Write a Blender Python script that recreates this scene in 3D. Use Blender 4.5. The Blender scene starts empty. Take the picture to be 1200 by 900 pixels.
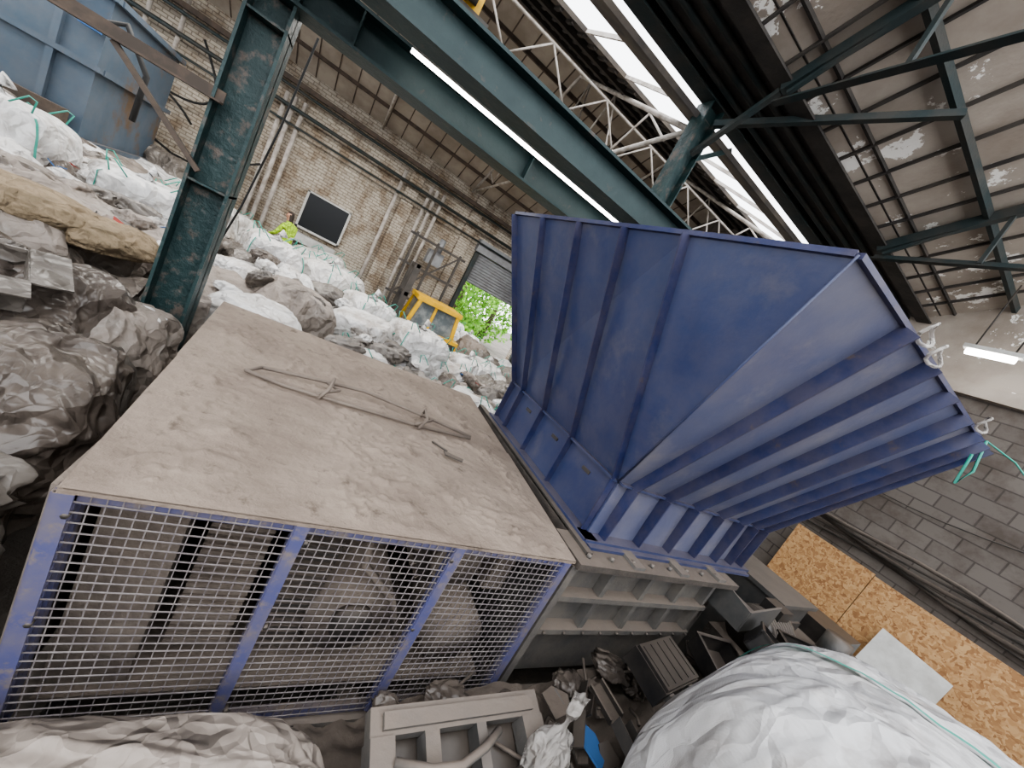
import bpy, math, random
from mathutils import Vector, Matrix, noise
random.seed(7)
V=Vector
# ---------------------------------------------------------------- materials
def M(name,c1,c2=None,scale=3.0,rough=.7,metal=0.0,bump=0.0,bscale=25.0,dust=0.0,dustc=(.20,.16,.13),lo=.4,hi=.62,c3=None,s3=1.5,l3=.55,h3=.65,emit=0,stretch=None,trans=0,crease=0,cstr=.6,cdist=.05,weave=0):
    m=bpy.data.materials.new(name); m.use_nodes=True
    nt=m.node_tree; N=nt.nodes; L=nt.links
    b=N['Principled BSDF']
    tc=N.new('ShaderNodeTexCoord'); mp=N.new('ShaderNodeMapping')
    L.new(tc.outputs['Object'],mp.inputs[0])
    if stretch: mp.inputs['Scale'].default_value=stretch
    def nz(sc,det=6,ro=.6):
        n=N.new('ShaderNodeTexNoise'); n.inputs['Scale'].default_value=sc; n.inputs['Detail'].default_value=det
        n.inputs['Roughness'].default_value=ro; L.new(mp.outputs[0],n.inputs['Vector']); return n.outputs['Fac']
    def ramp(f,a,c):
        r=N.new('ShaderNodeMapRange'); r.inputs[1].default_value=a; r.inputs[2].default_value=c
        L.new(f,r.inputs[0]); return r.outputs[0]
    def mix(f,A,B):
        x=N.new('ShaderNodeMix'); x.data_type='RGBA'
        if isinstance(f,float): x.inputs[0].default_value=f
        else: L.new(f,x.inputs[0])
        for i,c in ((6,A),(7,B)):
            if isinstance(c,tuple): x.inputs[i].default_value=(*c,1)
            else: L.new(c,x.inputs[i])
        return x.outputs[2]
    col=c1
    if c2: col=mix(ramp(nz(scale),lo,hi),c1,c2)
    if c3: col=mix(ramp(nz(s3,8,.7),l3,h3),col,c3)
    if dust:
        g=N.new('ShaderNodeNewGeometry'); sx=N.new('ShaderNodeSeparateXYZ'); L.new(g.outputs['Normal'],sx.inputs[0])
        up=ramp(sx.outputs[2],.25,.8)
        nn=ramp(nz(5,8,.7),.35,.6)
        a=N.new('ShaderNodeMath'); a.operation='MULTIPLY_ADD'; L.new(up,a.inputs[0]); a.inputs[1].default_value=dust
        k=N.new('ShaderNodeMath'); k.operation='MULTIPLY'; L.new(nn,k.inputs[0]); k.inputs[1].default_value=dust*.35
        L.new(k.outputs[0],a.inputs[2]); a.use_clamp=True
        col=mix(a.outputs[0],col,dustc)
    if isinstance(col,tuple): b.inputs['Base Color'].default_value=(*col,1)
    else: L.new(col,b.inputs['Base Color'])
    b.inputs['Roughness'].default_value=rough; b.inputs['Metallic'].default_value=metal
    prev=None
    if crease:
        nv=N.new('ShaderNodeTexNoise'); nv.inputs['Scale'].default_value=crease*.8; nv.inputs['Detail'].default_value=3; L.new(mp.outputs[0],nv.inputs['Vector'])
        for sc_,st in ((crease,cstr),(crease*2.7,cstr*.6)):
            wv=N.new('ShaderNodeVectorMath'); wv.operation='MULTIPLY_ADD'; L.new(nv.outputs['Color'],wv.inputs[0]); wv.inputs[1].default_value=(.9/crease*1.2,)*3; L.new(mp.outputs[0],wv.inputs[2])
            vo=N.new('ShaderNodeTexVoronoi'); vo.feature='DISTANCE_TO_EDGE'; vo.inputs['Scale'].default_value=sc_; L.new(wv.outputs[0],vo.inputs['Vector'])
            r=ramp(vo.outputs['Distance'],0,.45)
            bp=N.new('ShaderNodeBump'); bp.invert=True; bp.inputs['Strength'].default_value=st; bp.inputs['Distance'].default_value=cdist*crease/sc_*2
            L.new(r,bp.inputs['Height'])
            if prev: L.new(prev,bp.inputs['Normal'])
            prev=bp.outputs[0]
    if weave:
        for ax in ('X','Z'):
            wt=N.new('ShaderNodeTexWave'); wt.bands_direction=ax; wt.inputs['Scale'].default_value=weave; wt.inputs['Distortion'].default_value=.5; L.new(mp.outputs[0],wt.inputs['Vector'])
            bp=N.new('ShaderNodeBump'); bp.inputs['Strength'].default_value=.12; bp.inputs['Distance'].default_value=.004; L.new(wt.outputs['Fac'],bp.inputs['Height'])
            if prev: L.new(prev,bp.inputs['Normal'])
            prev=bp.outputs[0]
    if bump:
        bp=N.new('ShaderNodeBump'); bp.inputs['Strength'].default_value=min(1,bump); bp.inputs['Distance'].default_value=.03
        L.new(nz(bscale,8,.6),bp.inputs['Height'])
        if prev: L.new(prev,bp.inputs['Normal'])
        prev=bp.outputs[0]
    if prev: L.new(prev,b.inputs['Normal'])
    if emit:
        b.inputs['Emission Color'].default_value=(*c1,1); b.inputs['Emission Strength'].default_value=emit
    if trans: b.inputs['Alpha'].default_value=1-trans
    return m

def brickmat(name,axes,c1,c2,mortar,w,h,msize,flake=None):
    m=bpy.data.materials.new(name); m.use_nodes=True; nt=m.node_tree; N=nt.nodes; L=nt.links; b=N['Principled BSDF']
    g=N.new('ShaderNodeNewGeometry'); s=N.new('ShaderNodeSeparateXYZ'); L.new(g.outputs['Position'],s.inputs[0])
    c=N.new('ShaderNodeCombineXYZ'); L.new(s.outputs[axes[0]],c.inputs[0]); L.new(s.outputs[axes[1]],c.inputs[1])
    br=N.new('ShaderNodeTexBrick'); L.new(c.outputs[0],br.inputs['Vector'])
    br.inputs['Scale'].default_value=1; br.inputs['Brick Width'].default_value=w; br.inputs['Row Height'].default_value=h
    br.inputs['Mortar Size'].default_value=msize; br.inputs['Color1'].default_value=(*c1,1); br.inputs['Color2'].default_value=(*c2,1); br.inputs['Mortar'].default_value=(*mortar,1)
    n=N.new('ShaderNodeTexNoise'); n.inputs['Scale'].default_value=1.7; n.inputs['Detail'].default_value=10; n.inputs['Roughness'].default_value=.7
    L.new(g.outputs['Position'],n.inputs['Vector'])
    r=N.new('ShaderNodeMapRange'); r.inputs[1].default_value=.45; r.inputs[2].default_value=.6; L.new(n.outputs['Fac'],r.inputs[0])
    x=N.new('ShaderNodeMix'); x.data_type='RGBA'; L.new(r.outputs[0],x.inputs[0]); L.new(br.outputs['Color'],x.inputs[6])
    mu=N.new('ShaderNodeMix'); mu.data_type='RGBA'; mu.blend_type='MULTIPLY'; mu.inputs[0].default_value=1
    L.new(br.outputs['Color'],mu.inputs[6]); mu.inputs[7].default_value=(*(flake or (.5,.45,.4)),1)
    L.new(mu.outputs[2],x.inputs[7]); L.new(x.outputs[2],b.inputs['Base Color'])
    bp=N.new('ShaderNodeBump'); bp.inputs['Strength'].default_value=.8; bp.inputs['Distance'].default_value=.02; bp.invert=True
    L.new(br.outputs['Fac'],bp.inputs['Height']); L.new(bp.outputs[0],b.inputs['Normal']); b.inputs['Roughness'].default_value=.9
    return m

def osbmat():
    m=bpy.data.materials.new('osb'); m.use_nodes=True; nt=m.node_tree; N=nt.nodes; L=nt.links; b=N['Principled BSDF']
    tc=N.new('ShaderNodeTexCoord'); vo=N.new('ShaderNodeTexVoronoi'); vo.inputs['Scale'].default_value=26
    nn=N.new('ShaderNodeTexNoise'); nn.inputs['Scale'].default_value=9; L.new(tc.outputs['Object'],nn.inputs['Vector'])
    ad=N.new('ShaderNodeVectorMath'); ad.operation='MULTIPLY_ADD'; L.new(nn.outputs['Color'],ad.inputs[0]); ad.inputs[1].default_value=(.2,.2,.2); L.new(tc.outputs['Object'],ad.inputs[2])
    L.new(ad.outputs[0],vo.inputs['Vector'])
    s=N.new('ShaderNodeSeparateXYZ'); L.new(vo.outputs['Color'],s.inputs[0])
    cr=N.new('ShaderNodeValToRGB'); cr.color_ramp.elements[0].color=(.27,.13,.055,1); cr.color_ramp.elements[1].color=(.56,.36,.18,1)
    e=cr.color_ramp.elements.new(.4); e.color=(.43,.245,.11,1)
    L.new(s.outputs[0],cr.inputs[0]); L.new(cr.outputs[0],b.inputs['Base Color']); b.inputs['Roughness'].default_value=.7
    return m

m_dust=M('dust_cover',(.275,.222,.18),(.215,.170,.138),2.2,.95,bump=1,bscale=7,c3=(.12,.092,.072),s3=7,l3=.57,h3=.70)
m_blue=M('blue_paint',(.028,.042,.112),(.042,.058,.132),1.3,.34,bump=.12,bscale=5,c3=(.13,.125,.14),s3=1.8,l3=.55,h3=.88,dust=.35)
m_bluen=M('blue_paint_lit_dusty',(.085,.098,.175),(.14,.145,.20),1.1,.36,bump=.12,bscale=5,c3=(.24,.225,.23),s3=2.0,l3=.52,h3=.85,dust=.25)  # near hopper panel: caught light painted in as paler blue, plus pale dust
m_blue2=M('blue_paint_rib_shade',(.014,.022,.08),(.024,.036,.11),3,.42,dust=.6,c3=(.09,.065,.055),s3=7,l3=.6,h3=.72)  # rib shade painted in as darker blue, since frontal light leaves ribs flat
m_cageblue=M('cage_blue',(.085,.092,.21),(.12,.12,.20),5,.6,dust=.7,c3=(.2,.17,.16),s3=12,l3=.52,h3=.65)
m_wire=M('mesh_wire',(.25,.225,.22),(.17,.15,.155),9,.7,.1)
m_steel=M('dusty_steel',(.11,.108,.105),(.16,.15,.135),4,.7,.1,dust=.6,bump=.2)
m_dark=M('dark_metal',(.03,.028,.027),(.055,.05,.045),4,.7,dust=.4)
m_mach=M('dusty_machinery',(.22,.185,.155),(.14,.115,.098),3,.9,bump=.5,bscale=12,dust=.5)
m_machd=M('dusty_machinery_dark',(.045,.04,.036),(.08,.067,.058),3,.9,bump=.5,bscale=12,dust=.5)
m_green=M('green_steel',(.014,.040,.042),(.026,.058,.058),3,.5,bump=.5,bscale=14,c3=(.13,.105,.09),s3=6,l3=.53,h3=.64)
m_gird=M('girder_teal',(.010,.032,.035),(.018,.044,.046),2,.5,bump=.3,bscale=10,c3=(.07,.06,.05),s3=5,l3=.6,h3=.7)
m_greend=M('green_steel_dark',(.022,.036,.038),(.05,.05,.045),3,.6,bump=.2)
m_black=M('valley_steel',(.04,.036,.034),(.075,.065,.057),2,.8,bump=.3)
m_trusswhite=M('truss_pale',(.55,.51,.47),(.34,.30,.26),5,.7)
m_cream=M('ceiling_board',(.42,.37,.32),(.29,.245,.205),.9,.9,bump=.2,c3=(.9,.88,.84),s3=1.3,l3=.575,h3=.59)
m_cream2=M('ceiling_board_far',(.42,.37,.31),(.30,.255,.21),1.2,.9)
m_corr=M('dark_sheet',(.09,.08,.075),(.17,.145,.12),2,.8)
m_floor=M('concrete_floor',(.12,.105,.09),(.19,.165,.14),1.5,.95,bump=.6)
m_brick=brickmat('painted_brick',(0,2),(.58,.525,.44),(.48,.43,.36),(.30,.26,.215),.235,.085,.012,(.55,.48,.42))
m_block=brickmat('grey_block',(1,2),(.13,.112,.10),(.165,.145,.13),(.085,.073,.066),.46,.225,.010,(.7,.66,.63))
m_osb=osbmat()
m_bagw=M('bag_white',(.68,.67,.66),(.54,.52,.50),1.6,.42,c3=(.33,.28,.24),s3=1.6,l3=.5,h3=.72,crease=3.0,cstr=.7)
m_bagbig=M('bag_white_big',(.48,.475,.48),(.40,.39,.385),1.5,.5,c3=(.25,.215,.195),s3=3,l3=.52,h3=.78,stretch=(1,.8,.35),crease=3.4,cstr=.6,weave=60,cdist=.045)
m_bagd=M('bag_dirty',(.31,.265,.23),(.21,.18,.155),2.0,.6,c3=(.44,.41,.38),s3=1.8,l3=.56,h3=.75,crease=3.0,cstr=.7)
m_bagb=M('bag_brown',(.085,.07,.06),(.15,.125,.105),2.5,.30,crease=2.6,cstr=.7)
m_bagt=M('bag_taupe',(.20,.18,.16),(.12,.105,.092),2.5,.34,crease=2.6,cstr=.7)
m_hess=M('hessian',(.30,.23,.15),(.22,.17,.11),5,.95,bump=.4,bscale=60,crease=4)
m_teal=M('teal_strap',(.03,.32,.24),(.08,.32,.26),6,.7)
m_plastic=M('black_plastic',(.012,.012,.013),(.024,.023,.022),4,.35,dust=.3)
m_greyp=M('grey_plastic',(.05,.054,.056),(.08,.08,.078),4,.5,dust=.45)
m_clear=M('clear_plastic',(.5,.47,.44),None,rough=.25,trans=.45,crease=6)
m_redp=M('red_scrap',(.30,.04,.03))
m_bluep=M('blue_scrap',(.05,.15,.36))
m_yellow=M('yellow_paint',(.75,.45,.02),(.60,.34,.02),4,.5)
m_hivis=M('hivis',(.45,.70,.05),(.36,.58,.05),8,.8,crease=8)
m_navy=M('trousers',(.03,.035,.05),(.05,.05,.06),8,.9)
m_skin=M('skin',(.45,.25,.17)); m_hair=M('hair',(.03,.02,.015))
m_tank=M('tank_blue',(.065,.10,.14),(.095,.13,.17),1.2,.6,dust=.4,c3=(.12,.08,.05),s3=.9,l3=.54,h3=.64)
m_rust=M('rust',(.075,.06,.05),(.12,.09,.07),6,.9)
m_lamp=M('lamp_tube',(1,.98,.94),emit=14)
m_glass=M('dark_glass',(.01,.012,.015),rough=.3)
m_cabglass=M('cab_glass',(.12,.14,.15),(.25,.27,.27),5,.15)  # light grey reflection painted into the glass colour
m_white=M('white_frame',(.6,.6,.58),(.45,.44,.42),3,.7)
m_shut=M('shutter',(.28,.29,.30),(.22,.22,.23),3,.5,.3)
m_leaf=M('leaf',(.10,.30,.02),(.25,.50,.05),3,.7,emit=0); m_bark=M('bark',(.09,.06,.04))
m_rubber=M('rubber',(.02,.02,.02))

# ---------------------------------------------------------------- mesh builder
class MB:
    def __init__(s,name): s.name=name; s.v=[]; s.f=[]; s.mi=[]; s.sm=[]; s.mats=[]
    def add(s,vs,fs,mat,smooth=False):
        if mat not in s.mats: s.mats.append(mat)
        k=s.mats.index(mat); o=len(s.v); s.v+= [tuple(v) for v in vs]
        for f in fs: s.f.append([o+i for i in f]); s.mi.append(k); s.sm.append(smooth)
    def box(s,c,d,mat,R=None):
        c=V(c); x,y,z=[a/2 for a in d]
        vs=[V((i*x,j*y,k*z)) for i in(-1,1) for j in(-1,1) for k in(-1,1)]
        if R is not None: vs=[R@v for v in vs]
        s.add([c+v for v in vs],[(0,1,3,2),(4,6,7,5),(0,4,5,1),(2,3,7,6),(0,2,6,4),(1,5,7,3)],mat)
    def bx(s,lo,hi,mat): s.box([(a+b)/2 for a,b in zip(lo,hi)],[abs(b-a) for a,b in zip(lo,hi)],mat)
    def fr(s,p,q,up):
        d=(V(q)-V(p)); L=d.length; d=d/L; u=V(up)
        if abs(d.dot(u))>.98: u=V((1,0,0))
        sd=d.cross(u).normalized(); u=sd.cross(d).normalized(); return d,sd,u,L
    def beam(s,p,q,w,h,mat,up=(0,0,1),off=(0,0)):
        d,sd,u,L=s.fr(p,q,up); p=V(p)+sd*off[0]+u*off[1]; q=V(q)+sd*off[0]+u*off[1]
        vs=[b+sd*i*w/2+u*j*h/2 for b in(p,q) for i,j in((-1,-1),(1,-1),(1,1),(-1,1))]
        s.add(vs,[(3,2,1,0),(4,5,6,7),(0,1,5,4),(1,2,6,5),(2,3,7,6),(3,0,4,7)],mat)
    def ib(s,p,q,w,h,t,mat,up=(0,0,1)):
        s.beam(p,q,w,t,mat,up,(0,h/2-t/2)); s.beam(p,q,w,t,mat,up,(0,-h/2+t/2)); s.beam(p,q,t,h-2*t,mat,up)
    def ang(s,p,q,w,t,mat,up=(0,0,1)):
        s.beam(p,q,w,t,mat,up,(0,-w/2)); s.beam(p,q,t,w,mat,up,(-w/2,0))
    def tube(s,pts,r,mat,n=6,smooth=True,closed=False):
        pts=[V(p) for p in pts]; vs=[]; fs=[]; m=len(pts); up=V((0,0,1))
        for i,p in enumerate(pts):
            d=(pts[min(i+1,m-1)]-pts[max(i-1,0)]).normalized()
            if abs(d.dot(up))>.95: a=d.cross(V((1,0,0))).normalized()
            else: a=d.cross(up).normalized()
            b=a.cross(d); rr=r[i] if isinstance(r,(list,tuple)) else r
            vs+=[p+a*math.cos(2*math.pi*k/n)*rr+b*math.sin(2*math.pi*k/n)*rr for k in range(n)]
        for i in range(m-1):
            for k in range(n): fs.append((i*n+k,i*n+(k+1)%n,(i+1)*n+(k+1)%n,(i+1)*n+k))
        fs.append(tuple(range(n-1,-1,-1))); fs.append(tuple((m-1)*n+k for k in range(n)))
        s.add(vs,fs,mat,smooth)
    def cyl(s,p,q,r,mat,n=16,r2=None): s.tube([p,q],[r,r2 if r2 else r],mat,n)
    def plate(s,pts,t,mat):
        pts=[V(p) for p in pts]; n=(pts[1]-pts[0]).cross(pts[2]-pts[0]).normalized()*t/2; k=len(pts)
        vs=[p+n for p in pts]+[p-n for p in pts]
        fs=[tuple(range(k)),tuple(range(2*k-1,k-1,-1))]+[(i,k+i,k+(i+1)%k,(i+1)%k) for i in range(k)]
        s.add(vs,fs,mat)
    def bag(s,c,sz,seed,mat,res=12,rot=0,cr=.09,e=3.2,tilt=(0,0),fq=1.7,an=.7):
        c=V(c); sz=V(sz); R=Matrix.Rotation(rot,3,'Z')@Matrix.Rotation(tilt[0],3,'X')@Matrix.Rotation(tilt[1],3,'Y'); so=V((seed*3.17,seed*1.3,seed*7.7))
        def surf(p):
            p=V(p); l=(abs(p.x)**e+abs(p.y)**e+abs(p.z)**e)**(1/e); q=p/l
            w0=V((q.x,q.y,q.z*an))+so
            w0=w0+.35*noise.noise_vector(w0*1.3)
            a=noise.voronoi(w0*fq)[0]; r1=-min(a[1]-a[0],.7)
            r2=0
            if res>=14: a=noise.voronoi(w0*fq*2.4)[0]; r2=-min(a[1]-a[0],.7)
            r3=-abs(noise.noise(w0*fq*1.1))*1.2
            d=1.5*r1+.65*r2+r3+.9
            d2=noise.noise(q*.8+so)
            k=1+cr*d+.15*d2
            w=V((q.x*sz.x*k,q.y*sz.y*k,q.z*sz.z*(1+cr*.9*d)))
            w.x*=1+.12*(-q.z); w.y*=1+.12*(-q.z)
            return c+R@w
        idx={}; vs=[]; fs=[]
        def g(p):
            k=tuple(round(a*1000) for a in p)
            if k not in idx: idx[k]=len(vs); vs.append(surf(p))
            return idx[k]
        for ax in range(3):
            for sg in(-1,1):
                for i in range(res):
                    for j in range(res):
                        q=[]
                        for a,b in((i,j),(i+1,j),(i+1,j+1),(i,j+1)):
                            p=[0,0,0]; p[ax]=sg; p[(ax+1)%3]=math.tan((2*a/res-1)*math.pi/4); p[(ax+2)%3]=math.tan((2*b/res-1)*math.pi/4); q.append(g(p))
                        fs.append(q if sg>0 else q[::-1])
        s.add(vs,fs,mat,True); return surf
    def ribbon(s,pts,nrm,w,mat,lift=.012):
        pts=[V(p) for p in pts]; vs=[];fs=[]
        for i,p in enumerate(pts):
            d=(pts[min(i+1,len(pts)-1)]-pts[max(i-1,0)]).normalized(); n=V(nrm[i]).normalized(); sd=d.cross(n).normalized()
            vs+=[p+sd*w/2+n*lift,p-sd*w/2+n*lift]
        for i in range(len(pts)-1): fs.append((2*i,2*i+1,2*i+3,2*i+2))
        s.add(vs,fs,mat,True)
    def build(s,parent=None,origin=True):
        me=bpy.data.meshes.new(s.name); o=V((0,0,0))
        if origin:
            xs=list(zip(*s.v)); o=V(((min(xs[0])+max(xs[0]))/2,(min(xs[1])+max(xs[1]))/2,min(xs[2])))
        me.from_pydata([tuple(V(v)-o) for v in s.v],[],s.f)
        for m in s.mats: me.materials.append(m)
        me.polygons.foreach_set('material_index',s.mi); me.polygons.foreach_set('use_smooth',s.sm); me.update()
        ob=bpy.data.objects.new(s.name,me); bpy.context.collection.objects.link(ob); ob.location=o
        return ob
FL=-.6
# ---------------------------------------------------------------- shell
b=MB('floor'); b.bx((-16,-14,FL-.2),(30,50,FL),m_floor); b.build()
b=MB('wall_back')
YB=14
b.bx((-16,YB,FL),(4.3,YB+.3,5.5),m_brick); b.bx((7.5,YB,FL),(9.3,YB+.3,5.5),m_brick); b.bx((4.3,YB,3.7),(7.5,YB+.3,5.5),m_brick)
for x in(-9.5,-6.3,-3.1,1.4,3.6,8.3):
    b.bx((x-.2,YB-.14,FL),(x+.2,YB,5.4),m_brick)
b.build()
b=MB('wall_right')
b.bx((9,-5,FL),(9.3,14.3,4.9),m_block)
b.plate([(9.1,4.2,4.9),(9.1,-4,4.9),(9.1,-4,7.5),(9.1,-1,8.05),(9.1,4.2,5.6)],.2,m_cream)
b.bx((8.9,-4,4.75),(9.0,4.2,4.95),m_cream)
b.plate([(9.1,4.2,4.9),(9.1,14.3,4.9),(9.1,14.3,5.4),(9.1,9.25,7.9),(9.1,4.2,5.6)],.2,m_block)
b.build()
b=MB('wall_front_blocker'); b.bx((-16,-6.3,FL),(9.3,-6,3.8),m_block); b.build()  # unseen wall added to cut sky light from behind; kept low for light above
def zr(Y): return 5.85+.48*(3.6-Y)
def zl(Y): return 5.72+.48*(Y-4.5)
def zf(Y): return 8.0-.526*(Y-9.25)
b=MB('ceiling')
X0,X1=-16,9.4
def slab(y0,z0,y1,z1,mat,x0=X0,x1=X1): b.plate([(x0,y0,z0),(x1,y0,z0),(x1,y1,z1),(x0,y1,z1)],.06,mat)
slab(3.4,zr(3.4),1.2,zr(1.2),m_cream)
slab(4.3,zl(4.3),4.75,zl(4.75),m_corr)
slab(6.25,zl(6.25),9.25,zl(9.25),m_corr)
slab(9.25,8.0,14.2,zf(14.2),m_cream2)
b.plate([(X0,3.25,6.0),(X1,3.25,6.0),(X1,4.4,6.0),(X0,4.4,6.0)],.05,m_black)
x=-8
while x<9.4:
    b.beam((x,4.7,zl(4.7)),(x,6.3,zl(6.3)),.03,.05,m_trusswhite); x+=.9
b.build()
b=MB('roof_sheet_ribs'); x=-6
while x<9:
    b.beam((x,6.3,zl(6.3)-.05),(x,9.2,zl(9.2)-.05),.06,.05,m_black); x+=.24
b.build()
b=MB('roof_purlins')
for y in(3.1,1.75,): b.beam((X0,y,zr(y)-.05),(X1,y,zr(y)-.05),.03,.04,m_black)
for y in(2.5,): b.beam((X0,y,zr(y)-.12),(X1,y,zr(y)-.12),.05,.10,m_greend)
for y in(6.7,7.6,8.5): b.beam((X0,y,zl(y)-.09),(X1,y,zl(y)-.09),.06,.12,m_black)
for y in(9.8,10.5,11.2,11.9,12.6,13.3): b.beam((X0,y,zf(y)-.07),(X1,y,zf(y)-.07),.05,.09,m_rust)
x=-8
while x<9:
    b.beam((x,3.4,zr(3.4)-.05),(x,1.2,zr(1.2)-.05),.025,.05,m_black)
    b.beam((x,9.3,zf(9.3)-.035),(x,14,zf(14)-.035),.03,.015,m_rust); x+=.5
b.build()
b=MB('valley_gutter_beam')
b.ib((X0,3.40,5.92),(9,3.40,5.92),.2,.24,.025,m_black); b.ib((X0,4.28,5.92),(9,4.28,5.92),.2,.24,.025,m_greend)
b.bx((X0,3.55,5.88),(9,4.15,5.92),m_black)
for y in(3.65,3.85,4.05): b.cyl((X0,y,5.84),(9,y,5.84),.035,m_greend,8)
b.build()
def truss(X):
    b=MB('roof_truss')
    b.ang((X,3.4,5.66),(X,-4,5.66),.08,.02,m_greend); b.beam((X,3.4,5.78),(X,.9,zr(.9)-.12),.08,.13,m_greend)
    b.beam((X,.9,zr(.9)-.12),(X,-1,zr(-1)-.1),.1,.16,m_greend); b.beam((X,-1,zr(-1)-.1),(X,-4,6.6),.1,.16,m_greend)
    b.beam((X,2.3,5.65),(X,2.3,zr(2.3)-.1),.04,.04,m_greend); b.beam((X,3.3,5.7),(X,2.3,zr(2.3)-.15),.04,.04,m_greend)
    w=m_trusswhite
    b.tube([(X,4.5,5.55),(X,13.9,5.35)],.035,w); 
    b.tube([(X,4.5,zl(4.5)-.15),(X,9.25,7.8),(X,13.9,zf(13.9)-.15)],.04,w)
    ys=[4.9+i*.72 for i in range(13)]
    def top(y): return (zl(y) if y<9.25 else zf(y))-.2
    for i in range(len(ys)-1):
        a,c=ys[i],ys[i+1]
        if i%2==0: b.tube([(X,a,5.5),(X,c,top(c))],.018,w)
        else: b.tube([(X,a,top(a)),(X,c,5.5)],.018,w)
    return b.build()
for X in(-6.45,-3.25,-.05,3.15,6.35): truss(X)
b=MB('lattice_girder')
for z in(5.65,6.25): b.tube([(-8,6.5,z),(8.9,6.5,z)],.022,m_trusswhite)
x=-8; k=0
while x<8.3:
    b.tube([(x,6.5,5.65 if k%2 else 6.25),(x+.6,6.5,6.25 if k%2 else 5.65)],.016,m_trusswhite); x+=.6;k+=1
b.build()
# ---------------------------------------------------------------- columns & girders
def hcol(b,x,y,z0,z1,w,t,mat):
    b.bx((x-w/2,y-w/2,z0),(x-w/2+t,y+w/2,z1),mat); b.bx((x+w/2-t,y-w/2,z0),(x+w/2,y+w/2,z1),mat); b.bx((x-w/2,y-t/2,z0),(x+w/2,y+t/2,z1),mat)
b=MB('steel_column'); hcol(b,-1.12,4.8,FL,5.6,.34,.025,m_green)
b.bx((-1.4,4.5,FL),(-.85,5.1,FL+.04),m_green)
for i in range(3): b.bx((-1.29,4.64,.6+i*1.5),(-.95,4.96,.62+i*1.5),m_green)
b.build()
b=MB('steel_column'); hcol(b,3.15,4.3,4.38,5.79,.24,.02,m_green)
b.beam((3.15,4.2,5.2),(3.15,3.4,5.75),.06,.06,m_greend); b.beam((3.15,4.35,5.1),(3.8,4.35,5.7),.06,.06,m_green)
b.beam((3.15,4.1,5.55),(4.4,2.4,6.15),.07,.07,m_greend)
b.build()
b=MB('steel_column'); hcol(b,8.6,4.3,FL,5.78,.3,.025,m_green); b.build()
b=MB('crane_girder'); b.ib((-7,4.75,4.01),(8.9,4.75,4.01),.32,.36,.028,m_gird)
b.ib((-7,3.95,4.19),(8.9,3.95,4.19),.30,.36,.028,m_gird)
x=-6.5
while x<8.8:
    b.bx((x,4.6,3.86),(x+.015,4.74,4.17),m_gird); x+=2.0
b.build()
b=MB('strip_light'); b.bx((-.05,4.36,4.055),(6.0,4.39,4.085),m_lamp); b.bx((-.05,4.35,4.085),(6.0,4.43,4.12),m_white); b.build()  # glowing bar put in to give the bright slit between the girders
b=MB('strip_light'); b.cyl((8.2,1.95,5.2),(8.2,2.45,5.2),.05,m_lamp,8); b.bx((8.14,1.9,5.24),(8.26,2.5,5.3),m_white)
for y in(2.0,2.4): b.cyl((8.2,y,5.3),(8.2,y,6.3),.01,m_dark,6)
b.build()
b=MB('hoist_trolley'); b.bx((-.05,3.86,4.42),(.3,4.1,4.55),m_yellow); b.cyl((.0,3.8,4.48),(.25,3.8,4.48),.05,m_dark); b.bx((-.1,3.85,4.375),(.4,4.05,4.42),m_dark); b.build()
b=MB('service_rail'); b.ang((-9,4.6,2.86),(-1.2,4.6,2.86),.10,.015,m_rust); b.beam((-1.9,4.6,2.8),(-1.2,4.6,2.2),.04,.04,m_rust)
b.ang((-9,5.2,4.1),(-1.2,5.2,4.1),.10,.015,m_greend); b.build()
b=MB('wall_pipes')
for z,r in((4.75,.04),(4.3,.05),(3.9,.03)): b.cyl((-14,13.6,z+.1),(8.9,13.6,z+.1),r,m_greend,8)
b.beam((-14,13.6,5.0),(8.9,13.6,5.0),.12,.12,m_rust)
for x in(-2.4,-2.2,-1.95,1.0,1.9,2.1,2.35): b.cyl((x,13.75,FL),(x,13.75,4.7),.06,m_trusswhite,8)
for x in(-5.6,-5.3,-4.7): b.cyl((x,13.75,1.5),(x,13.75,5.2),.05,m_trusswhite,8)
b.tube([(-4.2+.5*math.sin(i*.4),13.6,4.6-.5*math.sin(i*.3)-i*.14) for i in range(18)],.03,m_rubber)
b.tube([(-5.2+.35*i,13.65,2.4-.6*math.sin(i*.45)) for i in range(9)],.03,m_rubber)
b.build()
b=MB('conveyor_gantry')
for x in(1.9,2.6,3.4): b.beam((x,12.6,FL),(x,12.6,3.2),.07,.07,m_dark)
for z in(1.2,2.2,3.1): b.beam((1.7,12.6,z),(3.6,12.6,z),.06,.07,m_dark)
b.beam((1.9,12.6,1.2),(3.4,12.6,3.1),.05,.05,m_dark); b.bx((2.5,12.9,2.5),(3.0,13.3,2.95),m_shut); b.cyl((2.8,13.1,2.95),(2.8,13.1,3.4),.1,m_shut)
b.build()
b=MB('window_1'); b.bx((-1.12,13.84,1.63),(.02,13.98,2.68),m_glass)
for lo,hi in(((-1.18,13.8,1.58),(.08,13.98,1.64)),((-1.18,13.8,2.66),(.08,13.98,2.71)),((-1.18,13.8,1.58),(-1.12,13.98,2.7)),((.02,13.8,1.58),(.08,13.98,2.7))): b.bx(lo,hi,m_white)
b.bx((-1.15,13.6,1.2),(.05,13.98,1.45),m_white); b.build()
b=MB('roller_shutter')
for i in range(11): b.cyl((4.32,13.93,2.65+i*.1),(7.48,13.93,2.65+i*.1),.055,m_shut,8)
b.bx((4.1,13.7,3.72),(7.7,13.99,4.15),m_shut); b.bx((4.15,13.85,FL),(4.3,13.99,3.7),m_greend); b.bx((7.5,13.85,FL),(7.65,13.99,3.7),m_greend); b.build()
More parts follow.
